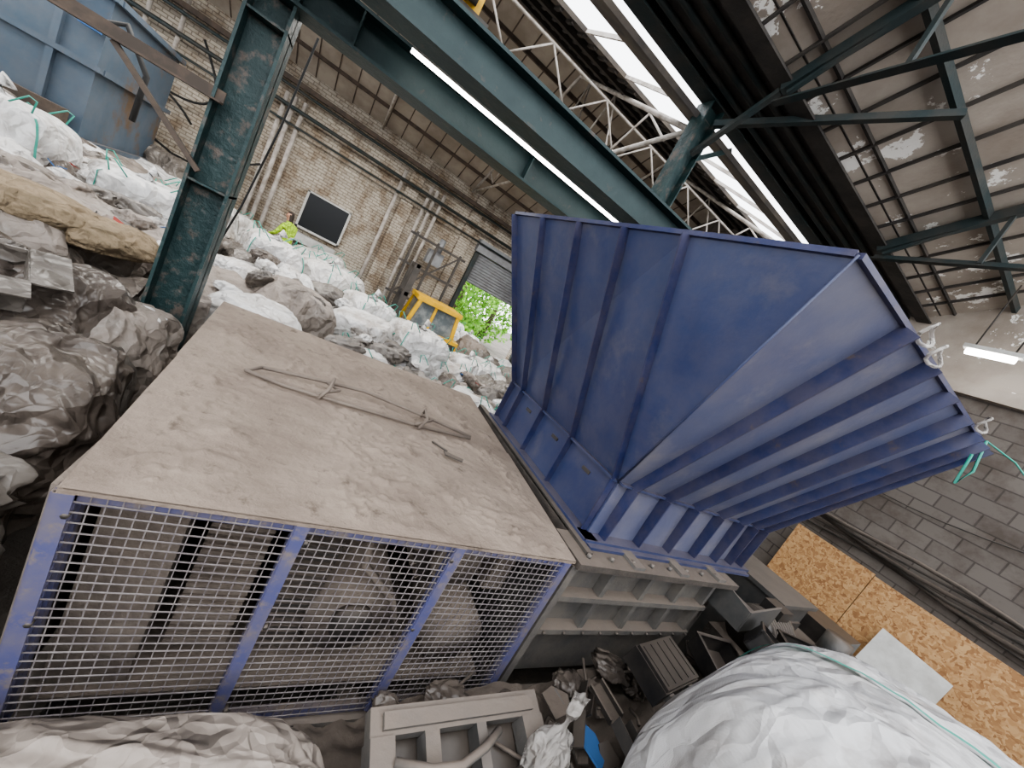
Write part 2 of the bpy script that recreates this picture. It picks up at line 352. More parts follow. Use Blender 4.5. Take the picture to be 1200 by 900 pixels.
for tx,ty in((6.5,21),(10,24),(3.0,26)):
    b=MB('tree'); b.tube([(tx,ty,FL),(tx+.2,ty,1.5),(tx,ty,3.5)],[.25,.18,.1],m_bark,8)
    for i in range(3000):
        cc=V((random.gauss(0,1),random.gauss(0,1),random.gauss(0,1))).normalized()*random.uniform(.5,1)**.5
        p=V((tx,ty,2.2))+V((cc.x*2.6,cc.y*2,cc.z*2.7)); n=noise.noise(p*.9)
        if n<-.25 or p.z<FL: continue
        a=V((random.uniform(-1,1),random.uniform(-1,1),random.uniform(-1,1))).normalized()*.15; c2=a.orthogonal().normalized()*.1
        b.add([p-a,p+c2,p+a,p-c2],[(0,1,2,3)],m_leaf)
    b.build()
# ---------------------------------------------------------------- storage tank
b=MB('steel_tank'); b.bx((-9,9,1.5),(-3.8,11.5,3.7),m_tank)
for x in(-8.2,-7.2,-6.2,-5.2,-4.3): b.bx((x,8.92,1.5),(x+.08,9.0,3.7),m_tank)
for z in(1.5,2.6,3.62): b.bx((-9.05,8.9,z),(-3.72,9.0,z+.08),m_tank); b.bx((-3.8,9,z),(-3.7,11.5,z+.08),m_tank)
for x in(-8.6,-4.1):
    for y in(9.2,11.2): b.bx((x,y,FL),(x+.15,y+.15,1.5),m_rust)
b.cyl((-5.6,8.85,1.7),(-5.6,8.85,2.3),.12,m_rust); b.bx((-4.6,8.7,1.55),(-3.9,8.9,1.9),m_rust)
b.tube([(-3.9,8.8,3.2),(-3.5,8.7,3.4),(-3.2,8.8,2.9),(-3.25,8.9,2.2)],.04,m_rubber); b.bx((-4.0,8.75,3.1),(-3.8,8.9,3.3),m_bluep)
b.build()
# ---------------------------------------------------------------- cage
b=MB('machine_guard_cage')
Y=1.55; Z0=-.05; Z1=1.19
px=[-.45,.31,1.12,1.93]
for x in px: b.ang((x,Y,Z0),(x,Y,Z1),.055,.012,m_cageblue,up=(1,0,0)); b.bx((x-.03,Y-.012,Z0),(x+.03,Y+.0,Z1),m_cageblue)
for z in(Z0,Z1-.03): b.bx((-.48,Y-.012,z-.02),(1.97,Y+.03,z+.035),m_cageblue)
x=-.47
while x<1.95:
    b.beam((x,Y-.02,Z0),(x,Y-.02,Z1),.0042,.0042,m_wire,up=(0,1,0)); x+=.044
z=Z0+.02
while z<Z1:
    b.beam((-.47,Y-.025,z),(1.95,Y-.025,z),.0042,.0042,m_wire); z+=.044
for x in(-.43,.35,1.1): 
    for z in(.05,.6,1.1): b.cyl((x,Y-.035,z),(x,Y,z),.012,m_dark,6)
b.bx((-.5,1.56,Z0),(-.47,4.4,Z1),m_mach); b.bx((-.5,4.37,Z0),(2.05,4.4,Z1),m_mach)
for y in(1.6,2.9,4.3): b.bx((-.47,y,Z0),(-.42,y+.05,Z1),m_cageblue)
def top(pts,seed):
    n=150; vs=[];fs=[]; A,B,C,D=[V(p) for p in pts]
    for i in range(n+1):
        for j in range(n+1):
            u,v=i/n,j/n; p=(A*(1-u)+B*u)*(1-v)+(D*(1-u)+C*u)*v
            edge=min(u,1-u,v,1-v)
            n1=noise.noise(V((p.x*2.3,p.y*2.3,seed)))
            n2=noise.noise(V((p.x*10+4*n1,p.y*10,seed+4)))
            n3=noise.noise(V((p.x*22,p.y*22+3*n1,seed+9)))
            patch=max(0,min(1,(n1+.15)*4))
            h=.010*patch+patch*(.034*max(0,n2-.08)+.028*max(0,n3-.12))+.004*n2
            vs.append(p+V((0,0,.008+h*min(1,edge*14))))
    for i in range(n):
        for j in range(n): a=i*(n+1)+j; fs.append((a,a+n+1,a+n+2,a+1))
    b.add(vs,fs,m_dust,True); b.plate([V(p)-V((0,0,.008)) for p in pts],.014,m_dust)
top([(-.47,1.52,1.205),(1.99,1.52,1.205),(2.06,2.91,1.205),(-.56,2.89,1.205)],1)
top([(-.57,2.91,1.195),(2.06,2.93,1.195),(2.12,4.42,1.195),(-.68,4.46,1.195)],3)
b.build()
b=MB('drive_machinery')
b.bx((-.40,1.75,-.05),(-.10,3.2,1.12),m_mach)
b.bx((-.02,1.9,.1),(.26,2.6,1.12),m_machd); b.bx((.36,1.9,.05),(.64,2.6,1.12),m_machd)
for i in range(24): b.bx((-.02,1.84,.10+i*.042),(.26,1.9,.122+i*.042),m_mach); b.bx((.38,1.84,.08+i*.042),(.62,1.9,.098+i*.042),m_machd)
b.cyl((.85,1.8,.35),(.85,3.2,.35),.26,m_mach,24); b.cyl((.85,1.74,.35),(.85,1.8,.35),.12,m_dark,16)
b.bx((.68,2.1,.68),(1.05,3.3,1.14),m_mach)
b.cyl((1.4,1.95,.78),(1.4,3.0,.78),.27,m_machd,24)
for k in range(14):
    a=k*math.pi/7; b.box((1.4+.28*math.cos(a),2.3,.78+.28*math.sin(a)),(.05,.7,.012),m_mach,Matrix.Rotation(-a,3,'Y'))
b.cyl((1.4,1.85,.78),(1.4,1.95,.78),.18,m_mach,24); b.cyl((1.6,1.75,.25),(1.6,2.6,.25),.22,m_mach,20)
b.bx((-.4,1.7,-.075),(1.95,4.3,-.05),m_mach); b.bx((1.74,1.9,.55),(1.9,3.2,1.12),m_mach)
b.bx((-.35,3.3,0),(1.9,3.35,1.1),m_machd); b.tube([(.7,1.8,1.1),(.75,1.75,.8),(1.0,1.72,.6),(1.15,1.75,.3)],.025,m_mach)
b.build()
b=MB('machine_base_frame'); b.bx((-.6,1.5,-.25),(4.4,1.62,-.08),m_steel); b.bx((-.6,4.2,-.25),(4.4,4.32,-.08),m_steel)
for x in(-.5,1,2.2,4.2): b.bx((x,1.5,FL),(x+.14,4.3,-.25),m_steel)
b.build()
b=MB('bent_metal_frame'); z=1.245
b.tube([(-.12,3.02,z),(.25,3.05,z+.03),(.6,3.08,z+.05),(.95,3.03,z+.04),(1.3,3.0,z+.02),(1.62,2.95,z)],.014,m_mach)
b.tube([(-.2,2.88,z),(.05,2.82,z),(.3,2.80,z+.01),(.7,2.83,z),(1.08,2.84,z),(1.6,2.91,z)],.014,m_mach)
for x in(.3,1.08):
    b.tube([(x-.02,2.78,z),(x+.02,2.8,z+.09),(x+.05,3.02,z+.09),(x+.05,3.05,z)],.013,m_mach)
    b.tube([(x-.05,2.80,z+.02),(x+.1,2.9,z+.06),(x+.02,3.05,z+.03)],.012,m_mach)
b.tube([(-.12,3.02,z),(-.2,2.88,z)],.012,m_mach)
b.build()
b=MB('scraper_blade'); b.tube([(1.15,2.62,1.245),(1.25,2.5,1.255)],.008,m_dark); b.plate([(1.22,2.5,1.25),(1.38,2.44,1.25),(1.36,2.40,1.25),(1.22,2.44,1.25)],.01,m_dark); b.build()
# ---------------------------------------------------------------- shredder + hopper
b=MB('shredder_body')
b.bx((2.14,1.72,-.05),(4.4,4.1,1.08),m_steel)
b.bx((2.05,1.66,.55),(3.98,1.72,1.16),m_steel)
for x in(2.05,2.5,2.98,3.46,3.93): b.bx((x,1.58,.55),(x+.05,1.66,1.18),m_steel)
for z in(.52,.83,1.14): b.bx((2.03,1.56,z),(4.0,1.66,z+.045),m_steel)
for x in [2.15+i*.2 for i in range(10)]: b.cyl((x,1.54,.545),(x,1.56,.545),.012,m_dark,6)
b.bx((2.02,1.5,1.16),(4.15,1.85,1.21),m_machd)
b.bx((2.14,1.85,1.12),(2.24,4.1,1.22),m_machd); b.bx((2.14,1.6,1.21),(2.20,4.1,1.235),m_dark)
for x in [2.15+i*.24 for i in range(8)]: b.cyl((x,1.58,1.21),(x,1.58,1.24),.018,m_steel,6)
for x in [2.6+i*.6 for i in range(3)]: b.bx((x,1.52,1.19),(x+.12,1.7,1.235),m_steel)
b.plate([(4.12,1.3,.92),(4.6,1.3,.98),(4.62,1.75,.98),(4.12,1.75,.92)],.02,m_greyp); b.plate([(4.1,1.3,.9),(4.1,1.75,.9),(4.1,1.75,1.2),(4.1,1.3,1.12)],.02,m_greyp); b.plate([(4.1,1.3,.9),(4.62,1.3,.96),(4.62,1.3,1.2),(4.1,1.3,1.12)],.02,m_greyp)
b.plate([(2.0,1.54,-.05),(2.06,1.54,-.05),(2.06,1.54,1.16),(2.0,1.54,1.16)],.02,m_steel)
b.build()
b=MB('feed_hopper')
zb,zm,zt=1.24,1.72,3.35
x0,x1,y0,y1=2.3,4.58,1.82,3.86
P=lambda x,y,z:V((x,y,z))
TL=P(1.79,1.01,zt); TN=P(2.49,1.01,zt); TR=P(4.89,1.01,zt); TC=P(1.67,1.83,zt); TF=P(1.40,3.97,zt); TB=P(4.95,4.05,zt)
c00,c10,c11,c01=P(x0,y0,zm),P(x1,y0,zm),P(x1,y1,zm),P(x0,y1,zm)
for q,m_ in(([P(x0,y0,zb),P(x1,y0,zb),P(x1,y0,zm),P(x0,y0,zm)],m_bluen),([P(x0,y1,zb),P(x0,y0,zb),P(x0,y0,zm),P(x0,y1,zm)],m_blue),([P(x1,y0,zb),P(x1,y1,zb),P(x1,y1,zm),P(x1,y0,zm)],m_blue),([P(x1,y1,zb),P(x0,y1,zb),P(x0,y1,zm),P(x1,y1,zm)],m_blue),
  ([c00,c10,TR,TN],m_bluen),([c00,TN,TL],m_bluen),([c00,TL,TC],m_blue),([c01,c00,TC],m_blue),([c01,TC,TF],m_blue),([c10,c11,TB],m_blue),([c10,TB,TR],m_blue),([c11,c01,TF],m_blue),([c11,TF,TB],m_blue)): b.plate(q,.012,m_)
def rib(p,q,n,w=.07,t=.014):
    p,q,n=V(p),V(q),V(n); d=(q-p).normalized(); n=(n-d*n.dot(d)).normalized(); sd=d.cross(n)*t/2
    vs=[p+sd,p-sd,p-sd+n*w*.8,p+sd+n*w*.8,q+sd,q-sd,q-sd+n*w,q+sd+n*w]
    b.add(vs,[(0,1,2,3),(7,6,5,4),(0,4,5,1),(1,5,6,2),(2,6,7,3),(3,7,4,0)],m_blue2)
nl=V((-1,0,-.37)); nn=V((0,-1,-.5))
for yb,yt,xt in((3.82,3.95,1.41),(3.55,3.4,1.48),(3.03,2.86,1.55),(2.47,2.34,1.61),(1.84,1.83,1.67)):
    rib((x0,yb,zm),(xt,yt,zt),nl,.075); rib((x0,yb,zb),(x0,yb,zm),(-1,0,0),.075)
for xb,xt in((2.42,2.49),(2.84,2.99),(3.26,3.50),(3.67,4.0),(4.05,4.45),(4.34,4.70),(4.56,4.87)):
    rib((xb,y0,zm),(xt,1.01,zt),nn,.105); rib((xb,y0,zb),(xb,y0,zm),(0,-1,0),.105)
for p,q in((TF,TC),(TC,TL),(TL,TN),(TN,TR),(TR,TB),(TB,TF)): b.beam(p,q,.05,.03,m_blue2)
for p,q,o in(((x0-.04,y1,zb),(x0-.04,y0-.1,zb),0),((x0-.1,y0-.04,zb),(x1+.1,y0-.04,zb),0)): b.beam(p,q,.14,.03,m_blue)
b.beam((x0-.02,y1,zm),(x0-.02,y0,zm),.06,.02,m_blue); b.beam((x0,y0-.02,zm),(x1,y0-.02,zm),.06,.02,m_blue)
b.bx((2.22,1.66,1.212),(4.62,1.8,1.235),m_blue)
for y,z in((3.3,1.6),(2.7,1.6),(2.15,1.6),(3.6,1.6)): b.box((x0-.012,y,z),(.012,.1,.03),m_dark)
b.tube([P(2.3,1.83,1.72)+V((-.015,-.015,-.0)),TL+V((-.01,-.01,0))],.008,m_blue)
b.build()
b=MB('plastic_rope_loops')
for c in(V((2.65,.98,3.38)),V((4.3,.97,3.38)),V((2.9,.98,3.36))):
    b.tube([c+V((.07*math.cos(a*.5),-.03+.02*math.sin(a),.06*math.sin(a*.5))) for a in range(14)],.010,m_clear,6)
b.tube([(4.75,.97,3.36),(4.8,.93,3.1),(4.7,.95,2.95),(4.62,.96,3.2)],.01,m_teal)
b.tube([(4.75,.97,3.36),(4.9,.8,3.3),(5.0,.62,3.15),(5.1,.45,2.9),(5.15,.35,2.75)],.006,m_teal)
b.build()
# ---------------------------------------------------------------- OSB & right-wall clutter
b=MB('osb_hoarding')
for i,(y0_,y1_) in enumerate(((3.0,1.8),(1.79,-.3),(-.31,-2.3))): b.bx((8.72,y1_,.2),(8.75,y0_,1.55-.03*(i%2)),m_osb)
for y in(2.9,1.8,.6,-.4): b.bx((8.76,y,FL),(8.82,y+.06,1.5),m_hess)
b.build()
b=MB('wall_cables')
for k in range(6):
    b.tube([(8.9-.04*k,4.2-i*.45,1.72+.06*k-.05*math.sin(i*.9+k)) for i in range(16)],.025+.01*(k%2),[m_dark,m_machd][k%2])
b.tube([(8.9,4-i*.4,3.0-.25*math.sin(i*.35)) for i in range(16)],.012,m_dark)
b.build()
b=MB('leaning_sheet_board'); 
b.plate([(8.2,1.35,-.4),(8.2,.55,-.4),(8.6,.55,.9),(8.6,1.35,.95)],.03,m_white); b.build()
b=MB('machinery_cabinet')
b.bx((5.6,1.6,FL),(6.5,2.6,.95),m_greyp); b.bx((5.55,1.55,.95),(6.55,2.65,1.0),m_greyp)
for z in(.2,.5): b.bx((5.65,1.57,z),(6.45,1.6,z+.22),m_dark)
b.bx((6.6,1.2,FL),(8.1,2.2,.45),m_machd); b.cyl((6.9,1.3,.45),(6.9,1.3,.8),.15,m_greyp); b.bx((7.2,1.3,.45),(7.9,2.0,.7),m_plastic)
b.build()
b=MB('gearbox_motor')
b.cyl((4.75,1.45,.75),(5.35,1.45,.75),.22,m_plastic,20)
for k in range(9): b.cyl((4.8+k*.055,1.45,.75),(4.82+k*.055,1.45,.75),.245,m_dark,20)
b.bx((4.6,1.25,FL),(5.45,1.7,.55),m_machd); b.cyl((5.35,1.45,.75),(5.5,1.45,.75),.1,m_steel); b.bx((4.95,1.35,.95),(5.2,1.55,1.08),m_plastic); b.build()
# ---------------------------------------------------------------- bags
def loops(b,surf,sz,full=False):
    for sx in(-.8,.8):
        for sy in(-.8,.8):
            p=surf((sx,sy,1)); q=p+V((sx*.04,sy*.04,.14)); r=p+V((-sx*.22,0,.01))
            b.tube([p,q,q+V((-sx*.08,0,.02)),r],.009,m_teal,5)
            if full:
                dd=[V((sx*1.2,sy*1.2,1-.16*k)) for k in range(12)]
                b.ribbon([surf(d) for d in dd],dd,.022,m_teal,.01)
mats=[m_bagw,m_bagw,m_bagw,m_bagw,m_bagd,m_bagt]
def htop(x,y):
    if y<4.7: return .62+.16*max(0,-1.2-x)+.12*max(0,y-2)
    if x<-1.5: return 1.05+.16*max(0,-2.0-x)+.05*(y-5)
    h=1.2-.2*max(0,min(2.2,x+.3))-.05*max(0,9-y)
    if 1.2<x<4.4 and y>8.8: h-=.3
    return h
b=MB('bulk_bag_pile'); i=0
regions=[(-6,-1.0,1.3,4.4,.7),(-8.5,-1.6,5.2,8.6,1.0),(-3.4,-1.6,8.6,12,1.05),(-1.2,6.6,5.5,12.2,1.0)]
for x0_,x1_,ya,yb,st in regions:
    y=ya
    while y<yb:
        x=x0_
        while x<x1_:
            X=x+random.uniform(-.28,.28)*st; Yy=y+random.uniform(-.28,.28)*st
            if (X+1.12)**2+(Yy-4.8)**2<.55 or (.8<X<4.2 and 9.7<Yy) or (-1.9<X<-.3 and Yy>10.8): x+=st; continue
            h=htop(X,Yy)+random.uniform(-.22,.25)
            s1=st*random.uniform(.48,.62); hz=random.uniform(.36,.52)*(st/.95)**.5
            if X+s1*1.15>-.72 and Yy<4.8: X=-.75-s1*1.15
            mt=random.choice(mats if Yy>4.7 else [m_bagb,m_bagt,m_bagd,m_bagb,m_bagt]); i+=1
            e=random.choice([3.2,5,7])
            sf=b.bag((X,Yy,h-hz),(s1,s1*random.uniform(.8,1.05),hz),i,mt,22 if Yy<8.5 else 15,random.random()*3,cr=.15 if mt!=m_bagw else .085,e=e,tilt=(random.uniform(-.25,.25),random.uniform(-.25,.25)),an=.5,fq=1.5)
            if mt==m_bagw and random.random()<.6: loops(b,sf,None,random.random()<.4)
            x+=st
        y+=st
def mound(xa,xb,ya,yb,off,mat):
    n=60;vs=[];fs=[]
    for i in range(n+1):
        for j in range(n+1):
            x=xa+(xb-xa)*i/n; y=ya+(yb-ya)*j/n
            vs.append((x,y,max(FL,htop(x,y)-off+.25*noise.noise(V((x*2.2,y*2.2,3)))+.1*noise.noise(V((x*7,y*7,1))))))
    for i in range(n):
        for j in range(n): a=i*(n+1)+j; fs.append((a,a+n+1,a+n+2,a+1))
    b.add(vs,fs,mat,True)
mound(-6,-.95,1,4.5,.45,m_bagt); mound(-9,-1.6,4.9,8.8,.5,m_bagd); mound(-1.6,6.8,5.4,12.4,.6,m_bagt)
for k in range(170):
    r=random.random()
    if r<.2: X,Yy=random.uniform(-3,-1.1),random.uniform(1.5,4.3)
    elif r<.75: X,Yy=random.uniform(-5,-1.6),random.uniform(5.2,8.5)
    else: X,Yy=random.uniform(-1,5),random.uniform(5.5,8)
    mt=random.choice([m_bagw,m_bagd,m_bagt,m_bagw,m_bagb]); s1=random.uniform(.08,.2)
    b.bag((X,Yy,htop(X,Yy)+.02),(s1*1.8,s1,s1*.7),k,mt,12,k,cr=.3,e=2.4,tilt=(random.uniform(-.6,.6),random.uniform(-.6,.6)))
for k in range(20):
    X,Yy=random.choice([(random.uniform(-3.5,-1.8),random.uniform(5.6,7)),(random.uniform(2.5,4.5),random.uniform(6.5,8))])
    b.plate([V((X,Yy,htop(X,Yy)+.14))+V((random.uniform(-.1,.1),random.uniform(-.1,.1),random.uniform(-.05,.05))) for q in range(3)],.01,random.choice([m_bluep,m_redp,m_plastic,m_plastic]))
b.build()
def bulkbag(c,s,seed,mat=m_bagw,rot=.2,res=30,cr=.06,e=6):
    b=MB('bulk_bag'); sf=b.bag(c,s,seed,mat,res,rot,cr=cr,e=e,an=.4,fq=2.0); loops(b,sf,s,True)
    b.tube([sf((0,0,1)),sf((0,0,1))+V((.02,.01,.1)),sf((0,0,1))+V((.08,.03,.16))],[.12,.04,.09],mat,10)
    return b.build()
bulkbag((2.0,7.6,.66),(.58,.55,.6),101)
bulkbag((3.6,8.6,.4),(.5,.5,.5),102,rot=.7)
bulkbag((-3.6,6.9,1.40),(.62,.5,.45),103,rot=.1)
bulkbag((-2.4,7.4,1.2),(.55,.5,.42),104,rot=.4)
bulkbag((.1,9.2,.9),(.55,.5,.55),105,rot=.9)
bulkbag((-.9,8.7,1.0),(.5,.5,.5),106,rot=.3)
bulkbag((4.6,9.6,.3),(.5,.5,.55),107,rot=.3)
bulkbag((1.0,8.3,.8),(.5,.5,.5),108,rot=.5)
bulkbag((5.0,15.4,0),(.55,.5,.6),109,rot=.5)
bulkbag((6.3,16.2,0),(.55,.5,.6),110,rot=.2)
bulkbag((5.6,16.9,.1),(.6,.5,.7),111,rot=.8)
b=MB('hessian_sack'); b.bag((-2.6,5.3,1.2),(.62,.35,.16),55,m_hess,24,.3,cr=.12,e=2.5); b.build()
b=MB('hessian_sack'); b.bag((-1.95,5.6,1.1),(.45,.32,.16),57,m_hess,24,.9,cr=.12,e=2.5); b.build()
b=MB('refuse_sack'); b.bag((-1.15,2.9,.62),(.42,.6,.42),201,m_bagb,60,.2,cr=.13,e=2.8,fq=1.4); b.build()
b=MB('refuse_sack'); b.bag((-1.2,1.9,.45),(.45,.5,.42),202,m_bagt,60,.5,cr=.13,e=2.8,fq=1.4); b.build()
b=MB('refuse_sack'); b.bag((-1.5,3.9,.85),(.4,.4,.35),203,m_bagb,50,.9,cr=.13,e=2.8,fq=1.4); b.build()
b=MB('torn_cardboard_box')
R=Matrix.Rotation(.5,3,'Z')@Matrix.Rotation(.25,3,'X'); c=V((-1.75,3.4,1.12))
for o,d in(((0,-.2,0),(.5,.012,.22)),((0,.2,0),(.5,.012,.22)),((-.25,0,0),(.012,.4,.22)),((.25,0,0),(.012,.4,.22)),((0,0,-.11),(.5,.4,.012)),((0,-.29,.13),(.5,.18,.012)),((.34,0,.12),(.18,.4,.012))): b.box(c+R@V(o),d,m_bagt,R)
b.box(c+R@V((0,-.21,.0)),(.3,.01,.12),m_bluep,R); b.build()
b=MB('bulk_bag'); b.bag((.0,.98,.12),(.78,.38,.44),301,m_bagd,90,.0,cr=.075,e=3,fq=1.4); b.build()
b=MB('bulk_bag'); b.bag((2.95,-.25,-.05),(.85,.95,.55),310,m_bagd,30,.1,cr=.06,e=5); b.build()
b=MB('bulk_bag'); sf=b.bag((2.85,-.22,1.10),(.95,1.0,.66),311,m_bagbig,120,.1,cr=.06,e=3.4,fq=1.6,an=.35)
pts=[];nr=[]
for k in range(60):
    a=-1.5+3.0*k/59
    d=V((.0,-math.sin(a),math.cos(a)))
    p=sf(d); pts.append(p); nr.append(d)
b.ribbon(pts,nr,.04,m_teal,.018)
b.build()
# ---------------------------------------------------------------- scrap between cage and bag
b=MB('scrap_heap')
n=90;vs=[];fs=[]
for i in range(n+1):
    for j in range(n+1):
        x=.7+3.9*i/n; y=.5+1.0*j/n
        vs.append((x,y,-.05+.12*(x-.7)+.12*noise.noise(V((x*3,y*3,0)))+.06*noise.noise(V((x*10,y*10,2)))))
for i in range(n):
    for j in range(n): a=i*(n+1)+j; fs.append((a,a+n+1,a+n+2,a+1))
b.add(vs,fs,m_machd,True)
for k in range(110):
    x=random.uniform(.9,4.5); y=random.uniform(.6,1.42); s1=random.uniform(.04,.13); z=.05+.12*(x-.7)+random.uniform(0,.1); R=Matrix.Rotation(random.random()*6,3,'Z')@Matrix.Rotation(random.uniform(-.8,.8),3,'X'); c=V((x,y,z))
    mt=random.choice([m_plastic,m_machd,m_greyp,m_plastic,m_dark,m_bluep if k%9==0 else m_machd]); t=k%4
    if t==0: b.bag(c,(s1*1.4,s1,s1*.5),k,random.choice([m_bagb,m_bagb,m_bagt]),14,k,cr=.3,e=2.2)
    elif t==1: b.tube([c+R@V((-s1*1.5,0,0)),c+R@V((0,s1*.5,.02)),c+R@V((s1*1.5,0,.04))],.012,mt)
    elif t==2:
        b.box(c,(s1*2.4,.012,s1*.7),mt,R); b.box(c+R@V((0,s1,0)),(s1*2.4,.012,s1*.7),mt,R); b.box(c+R@V((0,s1*.5,-s1*.3)),(s1*2.4,s1,.012),mt,R)
    else: b.plate([c+R@V((s1*math.cos(a)*random.uniform(.6,1.4),s1*math.sin(a),0)) for a in(0,1.2,2.5,3.6,5)],.012,mt)
b.build()
def crate(name,c,d,mat,R,t=.015,slots=True):
    b=MB(name); x,y,z=[a/2 for a in d]; c=V(c)
    def bb(lo,hi,m=mat):
        ctr=V([(p+q)/2 for p,q in zip(lo,hi)]); b.box(c+R@ctr,[abs(q-p) for p,q in zip(lo,hi)],m,R)
    bb((-x,-y,-z),(x,y,-z+t)); bb((-x,-y,-z),(-x+t,y,z)); bb((x-t,-y,-z),(x,y,z)); bb((-x,-y,-z),(x,-y+t,z)); bb((-x,y-t,-z),(x,y,z))
    bb((-x-.015,-y-.015,z-.02),(x+.015,-y+t,z)); bb((-x-.015,y-t,z-.02),(x+.015,y+.015,z)); bb((-x-.015,-y,z-.02),(-x+t,y,z)); bb((x-t,-y,z-.02),(x+.015,y,z))
    if slots:
        k=-x+.05
        while k<x-.04: bb((k,-y-.01,-z),(k+.012,-y,z)); k+=.07
    return b.build()
RZ=lambda a,bb=0,c=0: Matrix.Rotation(a,3,'Z')@Matrix.Rotation(bb,3,'X')@Matrix.Rotation(c,3,'Y')
crate('plastic_crate',(4.1,1.05,.98),(.42,.3,.2),m_plastic,RZ(.3,.3,.2)); crate('plastic_crate',(3.72,1.15,.74),(.4,.3,.16),m_plastic,RZ(-.2,.2)); crate('plastic_crate',(4.6,.95,.95),(.4,.3,.22),m_plastic,RZ(.8,-.2))
b=MB('tool_case'); R=RZ(.15,.15); c=V((3.02,1.18,.66))
b.box(c,(.5,.32,.15),m_plastic,R); b.box(c+R@V((0,0,.085)),(.48,.30,.03),m_plastic,R)
for x in(-.15,.15): b.box(c+R@V((x,-.165,.02)),(.06,.02,.06),m_greyp,R)
b.tube([c+R@V(p) for p in((-.07,-.16,0),(-.07,-.21,0),(.07,-.21,0),(.07,-.16,0))],.012,m_plastic)
for x in(-.2,-.1,0,.1,.2): b.box(c+R@V((x,0,.102)),(.02,.26,.01),m_plastic,R)
b.build()
b=MB('moulded_plastic_frame'); R=RZ(.0,.25,-.05); c=V((1.34,1.14,.36))
def pb(lo,hi,m=m_steel):
    ctr=V([(p+q)/2 for p,q in zip(lo,hi)]); b.box(c+R@ctr,[abs(q-p) for p,q in zip(lo,hi)],m,R)
pb((-.42,-.0,-.03),(.6,.12,.05)); pb((-.42,-.34,-.06),(-.3,.0,.06)); pb((.46,-.30,-.06),(.6,.0,.06)); pb((-.14,-.2,-.06),(-.06,.0,.05)); pb((.16,-.2,-.06),(.22,.0,.05),m_greyp); pb((-.42,-.38,-.05),(-.12,-.32,.05))
b.tube([c+R@V(p) for p in((-.3,-.1,.06),(-.15,-.16,.12),(.0,-.17,.13),(.15,-.12,.12),(.28,-.05,.07))],.022,m_steel,8)
b.tube([c+R@V(p) for p in((-.28,-.2,.02),(-.1,-.28,.04),(.1,-.28,.04),(.46,-.2,.0))],.018,m_plastic,8)
pb((-.36,.02,.05),(.54,.09,.075)); pb((-.3,-.3,-.2),(.46,.05,-.07),m_plastic)
b.build()
b=MB('plastic_bag'); 
n=26; vs=[];fs=[]
for i in range(n+1):
    for j in range(20):
        a=2*math.pi*j/20; u=i/n; r=.10+.05*math.sin(u*5)-.085*math.exp(-((u-.68)/.12)**2)+.03*noise.noise(V((math.cos(a)*2,math.sin(a)*2,u*3)))
        r=max(.015,r)*(1+.3*math.sin(a*5+u*4)*(.3+u)); vs.append((1.88+r*math.cos(a)+.10*u,.90+.6*r*math.sin(a)+.1*u,.24+u*.5))
for i in range(n):
    for j in range(20): fs.append((i*20+j,i*20+(j+1)%20,(i+1)*20+(j+1)%20,(i+1)*20+j))
b.add(vs,fs,m_clear,True); b.build()
b=MB('hanging_cable'); b.tube([(-.9,5.6,4.0),(-.95,5.7,3.0),(-1.05,5.8,2.0),(-1.2,5.9,1.1)],.012,m_rubber); b.build()
# ---------------------------------------------------------------- forklift
b=MB('forklift'); fx,fy=2.7,10.9; g=FL+.05
b.bx((fx-.55,fy-.55,g+.25),(fx+.65,fy+.55,g+1.15),m_yellow); b.bx((fx+.5,fy-.56,g+.3),(fx+1.15,fy+.56,g+1.4),m_yellow); b.bx((fx+.6,fy-.57,g+1.0),(fx+1.1,fy-.56,g+1.3),m_dark)
for x,xt in((-.5,-.35),(.95,.8)):
    for y in(-.5,.5): b.beam((fx+x,fy+y,g+1.1),(fx+xt,fy+y,g+2.1),.1,.1,m_yellow)
b.bx((fx-.45,fy-.56,g+2.08),(fx+.9,fy+.56,g+2.2),m_yellow)
b.plate([(fx-.42,fy-.48,g+1.15),(fx+.88,fy-.48,g+1.4),(fx+.78,fy-.48,g+2.1),(fx-.32,fy-.48,g+2.1)],.01,m_cabglass); b.plate([(fx-.45,fy-.45,g+1.15),(fx-.45,fy+.45,g+1.15),(fx-.35,fy+.45,g+2.1),(fx-.35,fy-.45,g+2.1)],.01,m_cabglass)
b.bx((fx+.1,fy-.53,g+1.15),(fx+.17,fy-.48,g+2.1),m_yellow)
for y in(-.4,.3): b.bx((fx-.85,fy+y,g+.1),(fx-.68,fy+y+.1,g+2.9),m_dark)
for z in(.3,1.2,2.0,2.8): b.bx((fx-.8,fy-.4,g+z),(fx-.7,fy+.4,g+z+.1),m_dark)
for y in(-.3,.2): b.bx((fx-1.9,fy+y,g+.1),(fx-.8,fy+y+.12,g+.15),m_dark)
for x,r in((-.3,.33),(.75,.27)):
    for y in(-.6,.4): b.cyl((fx+x,fy+y,g+r),(fx+x,fy+y+.2,g+r),r,m_rubber,20); b.cyl((fx+x,fy+y-.01,g+r),(fx+x,fy+y+.21,g+r),r*.5,m_yellow,12)
b.build()
